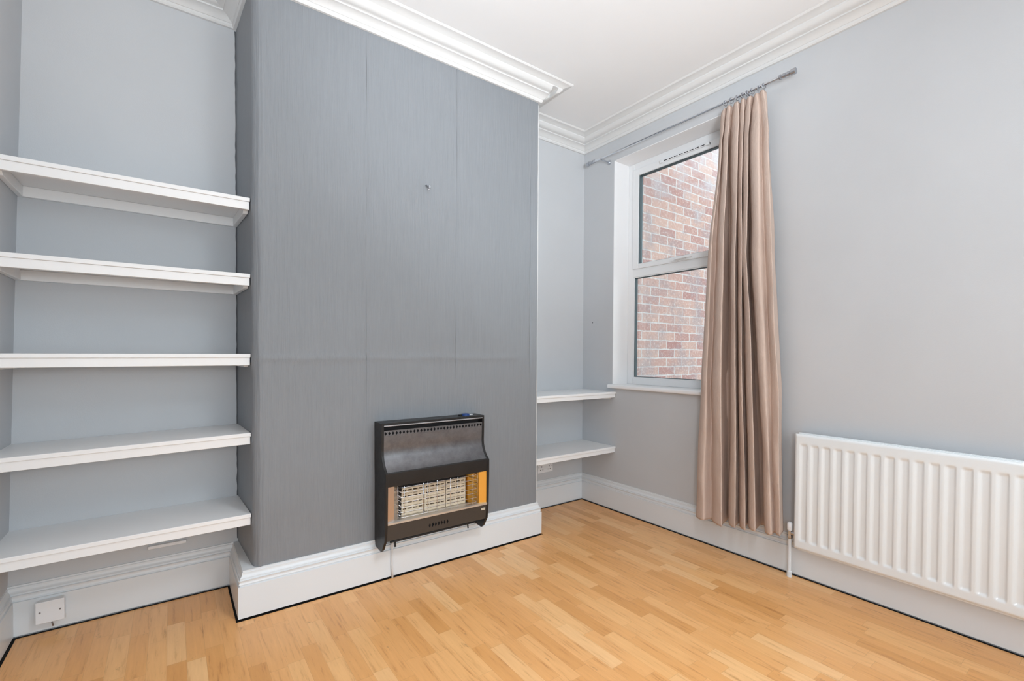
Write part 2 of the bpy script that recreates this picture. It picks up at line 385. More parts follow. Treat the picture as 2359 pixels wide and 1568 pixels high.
ribbon('trim_8', M_plaster, lambda z: (CR - .0012, CF - .0006, 1, 0), .20, 2.72, 160,
       lambda z: (.0022 + .0022 * noise.noise(Vector((z * 11, 4, 9))), .0016))

# ---------------------------------------------------------------- swept mouldings
def sweep_segments(path, prof, closed=True):
    """path: ccw list (interior on the left); returns a function giving the mitred solid of segment i.
    prof: list of (offset into the room, z)"""
    n = len(path); offs = []
    for i in range(n):
        p = Vector(path[i]); a = Vector(path[i - 1]); b = Vector(path[(i + 1) % n])
        d1 = (p - a).normalized(); d2 = (b - p).normalized()
        n1 = Vector((-d1.y, d1.x)); n2 = Vector((-d2.y, d2.x))
        mm = (n1 + n2); mm = mm / mm.dot(n1)
        offs.append((p, mm))
    def seg(mb, i):
        (p, mp), (q, mq) = offs[i], offs[(i + 1) % n]; L = max(2, int((q - p).length / .08)); k = len(prof); vs = []
        for s in range(L + 1):
            t = s / L; c = p.lerp(q, t); mm = mp.lerp(mq, t)
            for (o, z) in prof:
                wv = .0012 * noise.noise(Vector((c.x * 3, c.y * 3, z * 2)))
                vs.append((c.x + mm.x * (o + wv), c.y + mm.y * (o + wv), z + wv * .6))
        fs = [(s * k + j, s * k + (j + 1) % k, (s + 1) * k + (j + 1) % k, (s + 1) * k + j) for s in range(L) for j in range(k)]
        fs += [tuple(range(k)), tuple(range((L + 1) * k - 1, L * k - 1, -1))]
        mb.add(vs, fs)
    return seg
def cove(a, b, n, k):   # concave/convex arc between two profile points
    out = []
    for i in range(n + 1):
        t = i / n; x = a[0] + (b[0] - a[0]) * t; z = a[1] + (b[1] - a[1]) * t
        s = math.sin(math.pi * t) * k; L = math.hypot(b[0] - a[0], b[1] - a[1])
        nx, nz = (b[1] - a[1]) / L, -(b[0] - a[0]) / L
        out.append((x + nx * s, z + nz * s))
    return out
# skirting profile
sk = [(.025, .007), (.025, .143), (.0185, .1445), (.0185, .149)] + cove((.0225, .151), (.0225, .168), 5, -.003) + [(.0165, .1695), (.0165, .174)] + \
     cove((.0175, .176), (.009, .197), 6, -.004) + [(.0055, .199), (.0055, .205), (-.055, .205), (-.055, .007)]
sk_path = [(XL, YR), (W, YR), (W, B), (1.88, B), (1.88, CF), (.247, CF), (.247, B), (XL, B)]
# profile for the free walls must not poke out behind: they are solid boxes, so the tail is hidden
sseg = sweep_segments(sk_path, sk)
for name, segs in (('baseboard_right', [1]), ('baseboard_back', [2, 6]), ('baseboard_chimney', [3, 4, 5]), ('baseboard_left', [7]), ('baseboard_rear', [0])):
    mb = MB()
    for i in segs: sseg(mb, i)
    mb.build(name, M_gloss, kind='structure', smooth=25)
# cornice profile
co = [(-.03, 2.735), (.012, 2.735), (.018, 2.742), (.018, 2.752)] + cove((.022, 2.753), (.058, 2.775), 5, -.004) + [(.062, 2.775), (.062, 2.782)] + \
     cove((.066, 2.783), (.104, 2.800), 6, .006) + [(.106, 2.802), (.106, 2.810)] + cove((.110, 2.811), (.148, 2.822), 5, -.002) + [(.150, 2.8235), (.155, 2.8285), (.156, H + .01), (-.03, H + .01)]
co_path = [(XLt, YR), (W, YR), (W, B), (CR, B), (CR, CF), (CLf, CF), (CLb, B), (XLt, B)]
cseg = sweep_segments(co_path, co)
for name, segs in (('trim_2', [1]), ('trim_3', [2, 6]), ('trim_4', [3, 4, 5]), ('trim_5', [7]), ('trim_6', [0])):
    mb = MB()
    for i in segs: cseg(mb, i)
    tr_o = mb.build(name, M_plaster, kind='structure', smooth=25)
    if name == 'trim_4':      # a piece has broken out of the moulding near the outer corner
        cut = MB().prism(spoly([(1.905, 2.198), (1.948, 2.192), (1.952, 2.29), (1.925, 2.32)], .008), 2, 2.70, 2.806).build('cut', M_plaster)
        bo = tr_o.modifiers.new('b', 'BOOLEAN'); bo.operation = 'DIFFERENCE'; bo.solver = 'EXACT'; bo.object = cut; bo.use_self = True
        bpy.context.view_layer.update()
        me = bpy.data.meshes.new_from_object(tr_o.evaluated_get(bpy.context.evaluated_depsgraph_get()))
        tr_o.modifiers.clear(); tr_o.data = me; bpy.data.objects.remove(cut)

# ---------------------------------------------------------------- window
def frame_ring(mb, x0, x1, y0, y1, z0, z1, wl, wt, wb=None):
    wb = wt if wb is None else wb
    mb.box(x0, x1, y0, y0 + wl, z0, z1); mb.box(x0, x1, y1 - wl, y1, z0, z1)
    mb.box(x0, x1, y0 + wl, y1 - wl, z0, z0 + wb); mb.box(x0, x1, y0 + wl, y1 - wl, z1 - wt, z1)
FX = 2.82
mb = MB(); fy0, fy1 = WY0 + .003, WY1 - .003
frame_ring(mb, FX, FX + .036, fy0, fy1, WZ0, WZ1 - .003, .052, .052, .050)
mb.box(FX, FX + .036, fy0 + .05, fy1 - .05, 1.733, 1.795)
win = mb.build('window_1', M_upvc, bevel=.004, kind='structure')
mb = MB(); frame_ring(mb, FX - .012, FX + .028, fy0 + .048, fy1 - .048, 1.792, WZ1 - .052, .052, .050, .036); mb.build('sash', M_upvc, win, bevel=.004)
mb = MB(); frame_ring(mb, FX + .004, FX + .028, fy0 + .050, fy1 - .050, WZ0 + .048, 1.735, .012, .008); mb.build('glazing_bead', M_upvc, win, bevel=.003)
mb = MB(); frame_ring(mb, FX + .0, FX + .034, fy0 + .099, fy1 - .099, 1.827, WZ1 - .101, .005, .004)
frame_ring(mb, FX + .006, FX + .034, fy0 + .061, fy1 - .061, WZ0 + .055, 1.728, .005, .004); mb.build('gasket', M_gask, win)
MB().box(FX + .018, FX + .022, fy0 + .06, fy1 - .06, 1.80, WZ1 - .07).build('glass_pane', M_glass, win)
MB().box(FX + .026, FX + .030, fy0 + .04, fy1 - .04, WZ0 + .04, 1.75).build('glass_pane', M_glass, win)
# trickle vent along the head of the sash
mb = MB(); mb.box(FX - .024, FX - .012, 1.70, 2.075, 2.506, 2.520)
for yy in (1.70, 2.052): mb.box(FX - .030, FX - .012, yy, yy + .023, 2.503, 2.523)
vent = mb.build('trickle_vent', M_upvc, win, bevel=.002)
mb = MB()
for k in range(8): mb.box(FX - .0255, FX - .023, 1.735 + k * .040, 1.762 + k * .040, 2.510, 2.515)
mb.build('vent_slot', M_dark, vent)
mb = MB(); mb.box(FX - .024, FX - .010, 1.87, 1.985, 1.800, 1.815); mb.tube([(FX - .03, 1.93, 1.807), (FX - .045, 1.93, 1.807)], .008)
mb.prism(spoly([(1.925, 1.800), (1.80, 1.798), (1.80, 1.812), (1.925, 1.815)], .004), 0, FX - .056, FX - .044)
mb.build('sash_handle', M_upvc, win, bevel=.002)
# sill board
pts = spoly([(2.634, .900), (2.634, .928), (2.83, .928), (2.83, .900)], [.010, .010, 0, 0], 5)
MB().prism(pts, 1, 1.372, 2.404).build('window_sill', M_reveal, win, smooth=30)

# ---------------------------------------------------------------- outside
yd = MB().box(2.9, 9, -3, 4, -.5, -.35).build('ground', M_yard, kind='structure')
MB().box(-3, 6, -9, YR - .3, -.5, -.35).build('ground', M_yard, kind='structure')
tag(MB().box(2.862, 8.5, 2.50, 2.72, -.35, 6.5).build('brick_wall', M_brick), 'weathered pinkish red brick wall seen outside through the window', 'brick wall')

# ---------------------------------------------------------------- shelves
def shelf(name, label, group, x0, x1, yf, zl, zr, tb=.017, tf=.034, battens=True, x1b=None, x0b=None):
    """zl/zr: top height at the left/right end; yf: front edge"""
    t = thing(name, label, 'shelf', ((x0 + x1) / 2, B, min(zl, zr) - .05), group)
    x1b = x1 if x1b is None else x1b; x0b = x0 if x0b is None else x0b
    def slab(y0, y1, d0, d1, xa=x0, xb=x1, xba=None, xbb=None):
        xba = xa if xba is None else xba; xbb = xb if xbb is None else xbb
        Z = lambda x, dd: zl + (zr - zl) * (x - x0) / (x1 - x0) - dd
        m_ = MB()
        pts = [(xa, y0), (xb, y0), (xbb, y1), (xba, y1)]
        vs = [(x, y, Z(x, d1)) for x, y in pts] + [(x, y, Z(x, d0)) for x, y in pts]
        m_.add(vs, [(3, 2, 1, 0), (4, 5, 6, 7), (0, 1, 5, 4), (1, 2, 6, 5), (2, 3, 7, 6), (3, 0, 4, 7)]); return m_
    slab(yf, B, 0, tb, x0, x1, x0b, x1b).build('board', M_shelf, t, bevel=.002)
    slab(yf + .006, yf + .024, tb, tb + tf, x0 + .002, x1 - .002).build('fascia', M_shelf, t, bevel=.0015)
    if battens:
        slab(B - .020, B, tb, tb + .042, x0b + .001, x1b - .001).build('batten', M_shelf, t, bevel=.002)
        for xa, xb in ((x0, x0b), (x1, x1b)):
            s_ = 1 if xa == x0 else -1
            mbb = MB(); y0 = yf + .024
            Z = zl if xa == x0 else zr
            pr = [(y0, Z - tb), (B - .02, Z - tb), (B - .02, Z - tb - .042), (y0 + .03, Z - tb - .042), (y0, Z - tb - .015)]
            n = len(pr); dx = .020 * s_
            vs = []
            for off in (0.001 * s_, dx):
                for (yy, zz) in pr:
                    tt = (yy - yf) / (B - yf); vs.append((xa + (xb - xa) * tt + off, yy, zz))
            mbb.add(vs, [tuple(range(n)), tuple(range(2 * n - 1, n - 1, -1))] + [(i, i + n, (i + 1) % n + n, (i + 1) % n) for i in range(n)])
            mbb.build('batten', M_shelf, t, bevel=.002)
    return t
def xw(z): return XL + (XLt - XL) * z / H - .002
ls = [('topmost', 1.829, 1.829, 'long white wooden shelf in the left alcove, topmost of the five'),
      ('second', 1.494, 1.496, 'long white wooden shelf in the left alcove, second from the top'),
      ('middle', 1.143, 1.145, 'long white wooden shelf in the left alcove at eye level, third of five'),
      ('fourth', .778, .796, 'long white wooden shelf in the left alcove, second from the bottom'),
      ('lowest', .428, .436, 'long white wooden shelf in the left alcove, lowest, just above the skirting')]
for _, zl, zr, lab in ls:
    shelf('alcove_shelf', lab, 'white shelves in the left alcove', xw(zl), CLf - .003, 2.345, zl, zr, x1b=CLb + .002, x0b=xw(zl))
shelf('alcove_shelf', 'short white corner shelf beside the window sill, upper of two', 'white shelves in the right corner', CR - .002, W, 2.342, .876, .876, .016, .027)
shelf('alcove_shelf', 'short white corner shelf above the double socket, lower of two', 'white shelves in the right corner', CR - .002, W, 2.340, .470, .470, .016, .028)

# ---------------------------------------------------------------- sockets and small fittings
t = thing('wall_outlet', 'square white blank outlet plate on the left alcove skirting', 'socket', (-.4075, 2.665, .05))
MB().box(-.447, -.369, 2.634, 2.666, .052, .134).build('back_box', M_plast, t, bevel=.003)
MB().box(-.4515, -.3655, 2.628, 2.634, .048, .136).build('face_plate', M_plast, t, bevel=.002)
for sx in (-.4385, -.3785): MB().tube([(sx, 2.6285, .094), (sx, 2.6272, .094)], .0035, 10).build('screw', M_screw, t)
MB().tube([(-.405, 2.6385, .054), (-.404, 2.6385, .040), (-.401, 2.6375, .026)], .0026, 8).build('cable', M_screw, t, smooth=True)
t = thing('wall_socket', 'white double power socket under the lower corner shelf', 'socket', (2.267, B, .26))
MB().box(2.195, 2.341, B - .010, B, .262, .348).build('face_plate', M_plast, t, bevel=.002)
for cx in (2.232, 2.304):
    mb = MB(); mb.box(cx - .003, cx + .003, B - .0108, B - .0098, .303, .312)
    for s_ in (-1, 1): mb.box(cx + s_ * .011 - .0035, cx + s_ * .011 + .0035, B - .0108, B - .0098, .282, .287)
    mb.build('pin_hole', M_dark, t)
    MB().box(cx + (-.022 if cx < 2.26 else .010), cx + (-.010 if cx < 2.26 else .022), B - .014, B - .0095, .318, .336).build('rocker_switch', M_plast, t, bevel=.001)
for sx in (2.204, 2.332): MB().tube([(sx, B - .0102, .305), (sx, B - .0112, .305)], .003, 10).build('screw', M_screw, t)
tag(MB().box(-.095, .050, B - .016, B, .250, .264).build('wall_strip', M_plast, bevel=.003), 'short narrow white strip fixed to the wall under the lowest left shelf', 'trim strip')
# picture hook with its torn paper
t = thing('picture_hook', 'small dark metal hook high on the dark grey chimney breast', 'hook', (1.112, CF, 2.03))
yh = CF - .004
MB().tube([(1.104, yh + .004, 2.050), (1.104, yh - .006, 2.049), (1.107, yh - .010, 2.043), (1.112, yh - .014, 2.034), (1.116, yh - .018, 2.030), (1.120, yh - .018, 2.036)], .0028, 8).build('hook', M_screw, t, smooth=True)
MB().tube([(1.116, yh + .004, 2.048), (1.116, yh - .008, 2.047)], .0035, 10).build('nail', M_screw, t)
MB().prism(spoly([(1.112, 2.024), (1.123, 2.030), (1.127, 2.046), (1.122, 2.056), (1.1215, 2.042)], .002), 1, yh - .004, yh - .001).build('torn_paper', mat('bare white paper', (.7, .71, .74), .8), t)
tag(MB().tube([(W + .002, 2.586, 1.400), (W - .0025, 2.586, 1.400)], .005, 10).build('wall_plug', M_screw), 'tiny grey plug in the wall left of the window', 'wall plug')

# ---------------------------------------------------------------- radiator
RX, RY0, RY1, RZ0, RZ1 = 2.575, -.26, 1.072, .165, .752
t = thing('radiator', 'white ribbed panel radiator on the right wall', 'radiator', (2.62, .4, RZ0))
def rad_panel(x, sgn, name, ribs):
    ny = int((RY1 - RY0) / .0028) if ribs else 4; nz = 130 if ribs else 4
    cz = []
    vs = []; k = ny + 1
    def sm(v): v = max(0, min(1, v)); return v * v * (3 - 2 * v)
    for j in range(nz + 1):
        z = RZ0 + (RZ1 - RZ0) * j / nz
        for i in range(ny + 1):
            y = RY0 + (RY1 - RY0) * i / ny; dx = 0
            if ribs:
                u = ((1.058 - y) / .050); fu = u - math.floor(u)
                inside = .0 < u < 25.6
                # recessed flute between 0.12 and 0.80 of each pitch
                if inside:
                    a = sm((fu - .10) / .34) * sm((.90 - fu) / .12)
                    e = sm((z - (RZ0 + .040)) / .014) * sm((RZ1 - .046 - z) / .014)
                    dx = .0062 * a * e
                # rounded outer margin
                ed = min(y - RY0, RY1 - y, z - RZ0, RZ1 - z); dx += .006 * (1 - sm(ed / .008))
            vs.append((x + dx * sgn, y, z))
    fs = [(j * k + i, j * k + i + 1, (j + 1) * k + i + 1, (j + 1) * k + i) for j in range(nz) for i in range(ny)]
    # rim back
    n0 = len(vs); th = .014
    rim = [0, ny, nz * k + ny, nz * k]
    vs += [(x + th * sgn, RY0, RZ0), (x + th * sgn, RY1, RZ0), (x + th * sgn, RY1, RZ1), (x + th * sgn, RY0, RZ1)]
    mb = MB(); mb.add(vs, fs)
    bot = [i for i in range(k)]; top = [nz * k + i for i in range(k)]
    mb.f.append(tuple(bot + [n0 + 1, n0])); mb.f.append(tuple(top[::-1] + [n0 + 3, n0 + 2]))
    mb.f.append(tuple([j * k for j in range(nz, -1, -1)] + [n0, n0 + 3])); mb.f.append(tuple([j * k + ny for j in range(nz + 1)] + [n0 + 2, n0 + 1]))
    mb.f.append((n0, n0 + 1, n0 + 2, n0 + 3)); mb.mi += [0] * 5
    return mb.build(name, M_rad, t, smooth=50)
rad_panel(RX, 1, 'front_panel', True)
MB().box(RX + .015, RX + .023, RY0 + .02, RY1 - .012, RZ0 - .010, RZ1 + .003).build('seam_flange', M_rad, t, bevel=.003)
MB().box(2.622, 2.632, RY0 + .004, RY1 + .004, RZ0 - .004, RZ1 + .002).build('back_panel', M_rad, t, bevel=.003)
mb = MB()
for yy in (RY1 - .05, .4, RY0 + .05):
    for za in (RZ1 - .05, RZ0 + .03): MB().box(RX + .014, 2.625, yy - .01, yy + .01, za, za + .02).build('spacer', M_rad, t)
mb = MB(); mb.box(2.632, W - .0005, .78, .81, .22, .62); mb.build('wall_bracket', M_rad, t); MB().box(2.632, W - .0005, .05, .08, .22, .62).build('wall_bracket', M_rad, t)
# valve and pipe
vt = thing('radiator_valve', 'white-capped chrome valve and feed pipe at the left end of the radiator', 'valve', (2.595, 1.100, 0))
vx, vy = 2.595, 1.098
MB().tube([(vx, vy, 0), (vx, vy, .215)], .0085, 14).build('pipe', M_gloss, vt, smooth=40)
MB().tube([(vx, vy, 0), (vx, vy, .028), (vx, vy, .032)], [.0125, .0125, .009], 14).build('pipe_collar', M_gloss, vt, smooth=40)
mb = MB(); mb.tube([(vx, vy, .200), (vx, vy, .206), (vx, vy, .218), (vx, vy, .219), (vx, vy, .240), (vx, vy, .246)], [.010, .0135, .0135, .011, .011, .008], 6)
mb.tube([(vx, vy, .229), (vx, vy - .018, .229), (vx, vy - .019, .229), (vx, vy - .032, .229)], [.009, .009, .0125, .0125], 6)
mb.build('valve_body', M_steel, vt)
MB().tube([(vx, vy, .243), (vx, vy, .247), (vx, vy, .278), (vx, vy, .284), (vx, vy, .287)], [.0115, .013, .013, .010, .004], 16).build('valve_cap', M_plast, vt, smooth=40)

# ---------------------------------------------------------------- gas fire
GX0, GX1 = .825, 1.420
t = thing('gas_fire', 'black wall-mounted gas fire with wire guard on the chimney breast', 'heater', (1.12, CF, .16))
front = [(2.213, .806), (2.213, .742), (2.214, .705), (2.2155, .670), (2.213, .645), (2.2055, .622), (2.194, .602), (2.180, .585), (2.163, .571)]
side = front + [(2.158, .568), (2.158, .505), (2.163, .317), (2.172, .237), (2.205, .186), (2.222, .172)] + [(CF + .004, .178), (CF + .004, .806)]
for x0, x1 in ((GX0, GX0 + .013), (GX1 - .013, GX1)): MB().prism(side, 0, x0, x1).build('side_panel', M_black, t, bevel=.0015)
xi0, xi1 = GX0 + .0125, GX1 - .0125
def sheet(prof, x0, x1, th, name, mt=M_black, sm=40):
    """thin bent sheet: prof (y,z) list, thickness th towards the wall"""
    n = len(prof); inner = []
    for i, p in enumerate(prof):
        a = Vector(prof[max(0, i - 1)]); b = Vector(prof[min(n - 1, i + 1)]); dd = (b - a).normalized()
        nn = Vector((-dd.y, dd.x))
        if nn.x < 0: nn = -nn
        inner.append((p[0] + nn.x * th, p[1] + nn.y * th))
    return MB().prism(list(prof) + inner[::-1], 0, x0, x1).build(name, mt, t, smooth=sm)
off = .003
def O(p): return [(y + off, z) for y, z in p]
# curved hood + vertical black band
def curve(a, n=5):
    out = []
    for i in range(len(a) - 1):
        p0 = a[max(0, i - 1)]; p1 = a[i]; p2 = a[i + 1]; p3 = a[min(len(a) - 1, i + 2)]
        for k in range(n):
            tt = k / n
            out.append(tuple(.5 * (2 * p1[c] + (p2[c] - p0[c]) * tt + (2 * p0[c] - 5 * p1[c] + 4 * p2[c] - p3[c]) * tt * tt + (3 * p1[c] - p0[c] - 3 * p2[c] + p3[c]) * tt ** 3) for c in (0, 1)))
    return out + [a[-1]]
hood = curve(O(front[1:]))
sheet(hood, xi0, xi1, .002, 'hood', M_hood)
sheet([(2.166, .5725), (2.161, .567), (2.161, .536), (2.163, .503), (2.172, .500)], xi0, xi1, .003, 'front_band', sm=25)
# perforated strip with real diamond holes
def diamonds(mb, x0, x1, y, z0, z1, n, wd, hd, th=.002, lean=0.):
    cw = (x1 - x0) / n; zc = (z0 + z1) / 2
    for k in range(n):
        a, b = x0 + k * cw, x0 + (k + 1) * cw; c = (a + b) / 2
        D = [(c, zc + hd), (c + wd, zc), (c, zc - hd), (c - wd, zc)]
        E = [[(a, z1), (b, z1)], [(b, z1), (b, z0)], [(b, z0), (a, z0)], [(a, z0), (a, z1)]]
        polys = [[(a, z1), (c, z1), D[0], D[3], (a, zc)], [(c, z1), (b, z1), (b, zc), D[1], D[0]], [(b, zc), (b, z0), (c, z0), D[2], D[1]], [(c, z0), (a, z0), (a, zc), D[3], D[2]]]
        for P in polys: mb.add([(x, y, z) for x, z in P], [tuple(range(5))])
        vs = [(x, y, z) for x, z in D] + [(x, y + th, z) for x, z in D]
        mb.add(vs, [(i, (i + 1) % 4, (i + 1) % 4 + 4, i + 4) for i in range(4)])
mb = MB(); diamonds(mb, xi0, xi1, 2.216, .7425, .7665, 30, .0068, .0095); mb.box(xi0, xi1, 2.2160, 2.2200, .7663, .7685)
mb.build('vent_strip', M_hood, t)
mb = MB(); mb.box(xi0, xi1, 2.2135, CF, .797, .8065); mb.box(xi0, xi1, 2.213, 2.218, .788, .797); mb.build('top_plate', M_black, t, bevel=.0015)
MB().box(xi0, xi1, 2.2115, 2.2145, .7895, .7955).build('top_trim', M_steel, t, bevel=.0005)
MB().box(xi0, xi1, 2.255, CF + .002, .205, .80).build('back_box', M_dark, t)
# lower panel with seven slots
yl = 2.168; ax, bx = 1.056, 1.175; mb = MB()
def q4(x0, x1, z0, z1):
    Y = lambda z: 2.166 + (.318 - z) / .081 * .009
    mb.add([(x0, Y(z0), z0), (x1, Y(z0), z0), (x1, Y(z1), z1), (x0, Y(z1), z1)], [(0, 1, 2, 3)])
q4(xi0, ax, .237, .318); q4(bx, xi1, .237, .318); q4(ax, bx, .285, .318); q4(ax, bx, .237, .253)
n0 = len(mb.v); diamonds(mb, ax, bx, 0, .253, .285, 7, .0062, .0125)
for i in range(n0, len(mb.v)):
    x_, y_, z_ = mb.v[i]; mb.v[i] = (x_, y_ + 2.166 + (.318 - z_) / .081 * .009, z_)
mb.box(xi0, xi1, 2.1665, 2.175, .312, .318); mb.box(xi0, xi1, 2.175, 2.20, .235, .239)
mb.build('lower_panel', mat('dark bronze enamel', (.062, .055, .050), .42, .25), t)
MB().box(ax - .01, bx + .01, 2.180, 2.182, .245, .295).build('slot_back', M_dark, t)
mb = MB(); mb.tube([(xi0 + .04, 2.235, .205), (xi1 - .02, 2.235, .205)], .006, 8); mb.box(xi0, xi1, 2.215, 2.28, .222, .236); mb.tube([(.905, 2.24, .20), (.905, 2.235, .175)], .006, 8); mb.tube([(1.33, 2.24, .20), (1.33, 2.235, .178)], .004, 8)
mb.build('burner_pipe', M_black, t)
MB().box(1.372, 1.398, 2.1655, 2.1685, .288, .300).build('badge', M_label, t, bevel=.001)
# opening: tray, reflectors, radiants
mb = MB(); mb.prism([(2.160, .3175), (2.160, .3265), (2.176, .3300), (2.250, .3200), (2.250, .3160), (2.17, .3165)], 0, xi0, xi1); mb.build('tray', M_tray, t)
mb = MB(); mb.prism([(xi0, 2.168), (.876, 2.180), (.940, 2.262), (.937, 2.264), (.872, 2.184), (xi0, 2.172)], 2, .322, .503); mb.build('reflector', M_silver, t)
o = MB().prism([(xi1, 2.168), (1.366, 2.178), (1.322, 2.262), (1.325, 2.264), (1.370, 2.183), (xi1, 2.173)], 2, .322, .503).build('reflector', M_brass, t); o['label'] = 'orange brass side reflector'
MB().prism([(2.176, .501), (2.262, .470), (2.262, .474), (2.176, .504)], 0, xi0, xi1).build('canopy', M_black, t)
for a in (.942, 1.070, 1.196):
    b = a + .121; z0, z1 = .322, .462; mb = MB(); nr = 8; hh = (z1 - z0 - .012) / nr
    mb.box(a, b, 2.252, 2.255, z0, z1, 1)
    zz = z0
    mb.box(a, b, 2.244, 2.252, z0, z0 + .012)
    for k in range(nr):
        za = z0 + .012 + k * hh; hs = .0068 if k % 2 else .0024
        mb.box(a, b, 2.244, 2.252, za + hs, za + hh)
        for xx, wdt in ((0, .007), (.026, .006), (.057, .006), (.088, .006), (.114, .007)): mb.box(a + xx, a + xx + wdt, 2.2442, 2.2518, za, za + hs)
    mb.build('radiant', [M_ceramic, mat('scorched slot', (.045, .018, .006), .9)], t)
# wire guard
mb = MB()
for k in range(7):
    z = .339 + k * .0248
    mb.tube([(.925, 2.236, z + .004), (.905, 2.205, z + .002), (.897, 2.186, z), (.902, 2.176, z), (.915, 2.172, z), (1.335, 2.172, z), (1.352, 2.175, z), (1.358, 2.184, z), (1.348, 2.21, z + .001), (1.335, 2.236, z + .002)], .0013, 6)
for x_ in (.897, .925, 1.028, 1.052, 1.105, 1.182, 1.228, 1.322, 1.357):
    yy = 2.1705 if .91 < x_ < 1.34 else 2.184
    mb.tube([(x_, 2.19, .328), (x_, yy, .334), (x_, yy, .494), (x_, 2.19, .499)], .0012, 6)
mb.build('wire_guard', M_chrome, t, smooth=True)
mb = MB(); 
for k in range(6): mb.tube([(.905, 2.225, .345 + k * .024), (.922, 2.205, .337 + k * .024), (.936, 2.230, .345 + k * .024)], .0026, 6)
mb.build('guard_hook', M_chrome, t, smooth=True)
mb = MB(); mb.tube([(1.325, 2.262, .8065), (1.325, 2.262, .814), (1.325, 2.262, .816)], [.024, .024, .021], 20)
kn = mb.build('control_knob', M_blue, t, smooth=40)
MB().box(1.285, 1.306, 2.255, 2.269, .8065, .813).build('tap_lever', M_black, t, bevel=.001); MB().box(1.345, 1.372, 2.257, 2.267, .8065, .811).build('tap_lever', M_plast, t, bevel=.001)
tag(MB().tube([(.905, 2.262, .198), (.905, 2.2785, .17), (.905, 2.2785, .06), (.907, 2.277, 0)], .0055, 10).build('gas_pipe', M_gloss, smooth=True), 'thin white painted pipe running from the gas fire down to the floor', 'pipe')

# ---------------------------------------------------------------- curtain rod, rings, curtain
RXc, RZc = 2.575, 2.602
t = thing('curtain_rod', 'thin chrome curtain rod above the window', 'curtain rod', (RXc, 1.84, RZc))
MB().tube([(RXc, 2.52, RZc), (RXc, 1.16, RZc)], .0075, 14).build('pole', M_chrome, t, smooth=40)
def fin(y, s):
    P = [(0, .0085), (.004, .0135), (.012, .0135), (.015, .009), (.020, .009), (.022, .0125), (.034, .0125), (.036, .009), (.040, .009), (.042, .0125), (.055, .0125), (.057, .010), (.060, .010), (.062, .0155), (.082, .0155), (.084, .013)]
    return MB().tube([(RXc, y + s * a, RZc) for a, b in P], [b for a, b in P], 16)
fin(1.178, -1).build('finial', M_steel, t, smooth=40); fin(2.49, 1).build('finial', M_steel, t, smooth=40)
for yy in (2.425, 1.34):
    mb = MB(); mb.tube([(W + .001, yy, RZc - .012), (W - .004, yy, RZc - .012)], .018, 14); mb.tube([(W, yy, RZc - .012), (RXc + .01, yy, RZc - .012), (RXc, yy, RZc - .010)], .005, 8)
    mb.tube([(RXc - .010, yy, RZc + .002), (RXc - .006, yy, RZc - .009), (RXc + .006, yy, RZc - .009), (RXc + .010, yy, RZc + .002)], .003, 6)
    mb.build('bracket', M_steel, t, smooth=40)
ring_y = [1.47, 1.435, 1.40, 1.372, 1.345, 1.318, 1.285, 1.255]
order = ['leftmost', 'second from the left', 'third from the left', 'fourth from the left', 'fourth from the right', 'third from the right', 'second from the right', 'rightmost']
rm = None
for k, yy in enumerate(ring_y):
    if rm is None:
        rm = MB(); P = [(.0145 * math.cos(a * math.pi / 10), 0, .0145 * math.sin(a * math.pi / 10)) for a in range(20)]; rm.tube(P + P[:1], .0022, 6, cap=False)
        rm.tube([(0, 0, -.0145), (0, .001, -.020), (.003, 0, -.026), (-.002, 0, -.030)], .0014, 6)
        o = rm.build('curtain_ring', M_steel, smooth=True); me0 = o.data
    else:
        o = bpy.data.objects.new('curtain_ring', me0); C.objects.link(o)
    o.location = (RXc, yy, RZc - .006); o.rotation_euler = (0, (random.random() - .5) * .4, (random.random() - .5) * .9)
    tag(o, 'small metal curtain ring over the beige curtain, %s on the rod' % order[k], 'curtain ring', 'curtain rings on the rod')

# folds: levels of (z, [Y of each fold line]); X of each fold line
FX0 = [2.585, 2.535, 2.57, 2.53, 2.615, 2.525, 2.60, 2.535, 2.60, 2.53, 2.62, 2.53, 2.555, 2.535, 2.60]
LV = [(2.34, [1.5084, 1.4753, 1.4877, 1.4386, 1.4555, 1.378, 1.3961, 1.3503, 1.3737, 1.32, 1.3487, 1.273, 1.2578, 1.2209, 1.2339]),
      (1.70, [1.569, 1.5223, 1.512, 1.4504, 1.4489, 1.3716, 1.3909, 1.3427, 1.3655, 1.3089, 1.3334, 1.2528, 1.2264, 1.1857, 1.1982]),
      (1.00, [1.6035, 1.5446, 1.5283, 1.4505, 1.4436, 1.3615, 1.3757, 1.3253, 1.3403, 1.2752, 1.2823, 1.2089, 1.1873, 1.1455, 1.153]),
      (.20, [1.6304, 1.5565, 1.5223, 1.4403, 1.4383, 1.3564, 1.3627, 1.3009, 1.3088, 1.2399, 1.2395, 1.166, 1.1556, 1.1208, 1.1344])]
# depth of each fold: broad rounded fronts, narrow deep backs
FXs = [2.585, 2.515, 2.575, 2.505, 2.640, 2.505, 2.622, 2.525, 2.618, 2.510, 2.650, 2.505, 2.545, 2.510, 2.60]
LV = [(z, [yy * b / a for yy, a, b in zip(L, FX0, FXs)]) for z, L in LV]
def widen(L, i, d): return L[:i] + [L[i] + d, L[i] - d] + L[i + 1:]
DW = {2.34: (.003, .003), 1.70: (.010, .007), 1.00: (.014, .013), .20: (.004, .013)}
LV = [(z, widen(widen(L, 10, DW[z][1]), 4, DW[z][0])) for z, L in LV]
FXs = widen(widen(FXs, 10, 0), 4, 0)
n = len(FXs)
base = LV[0][1]
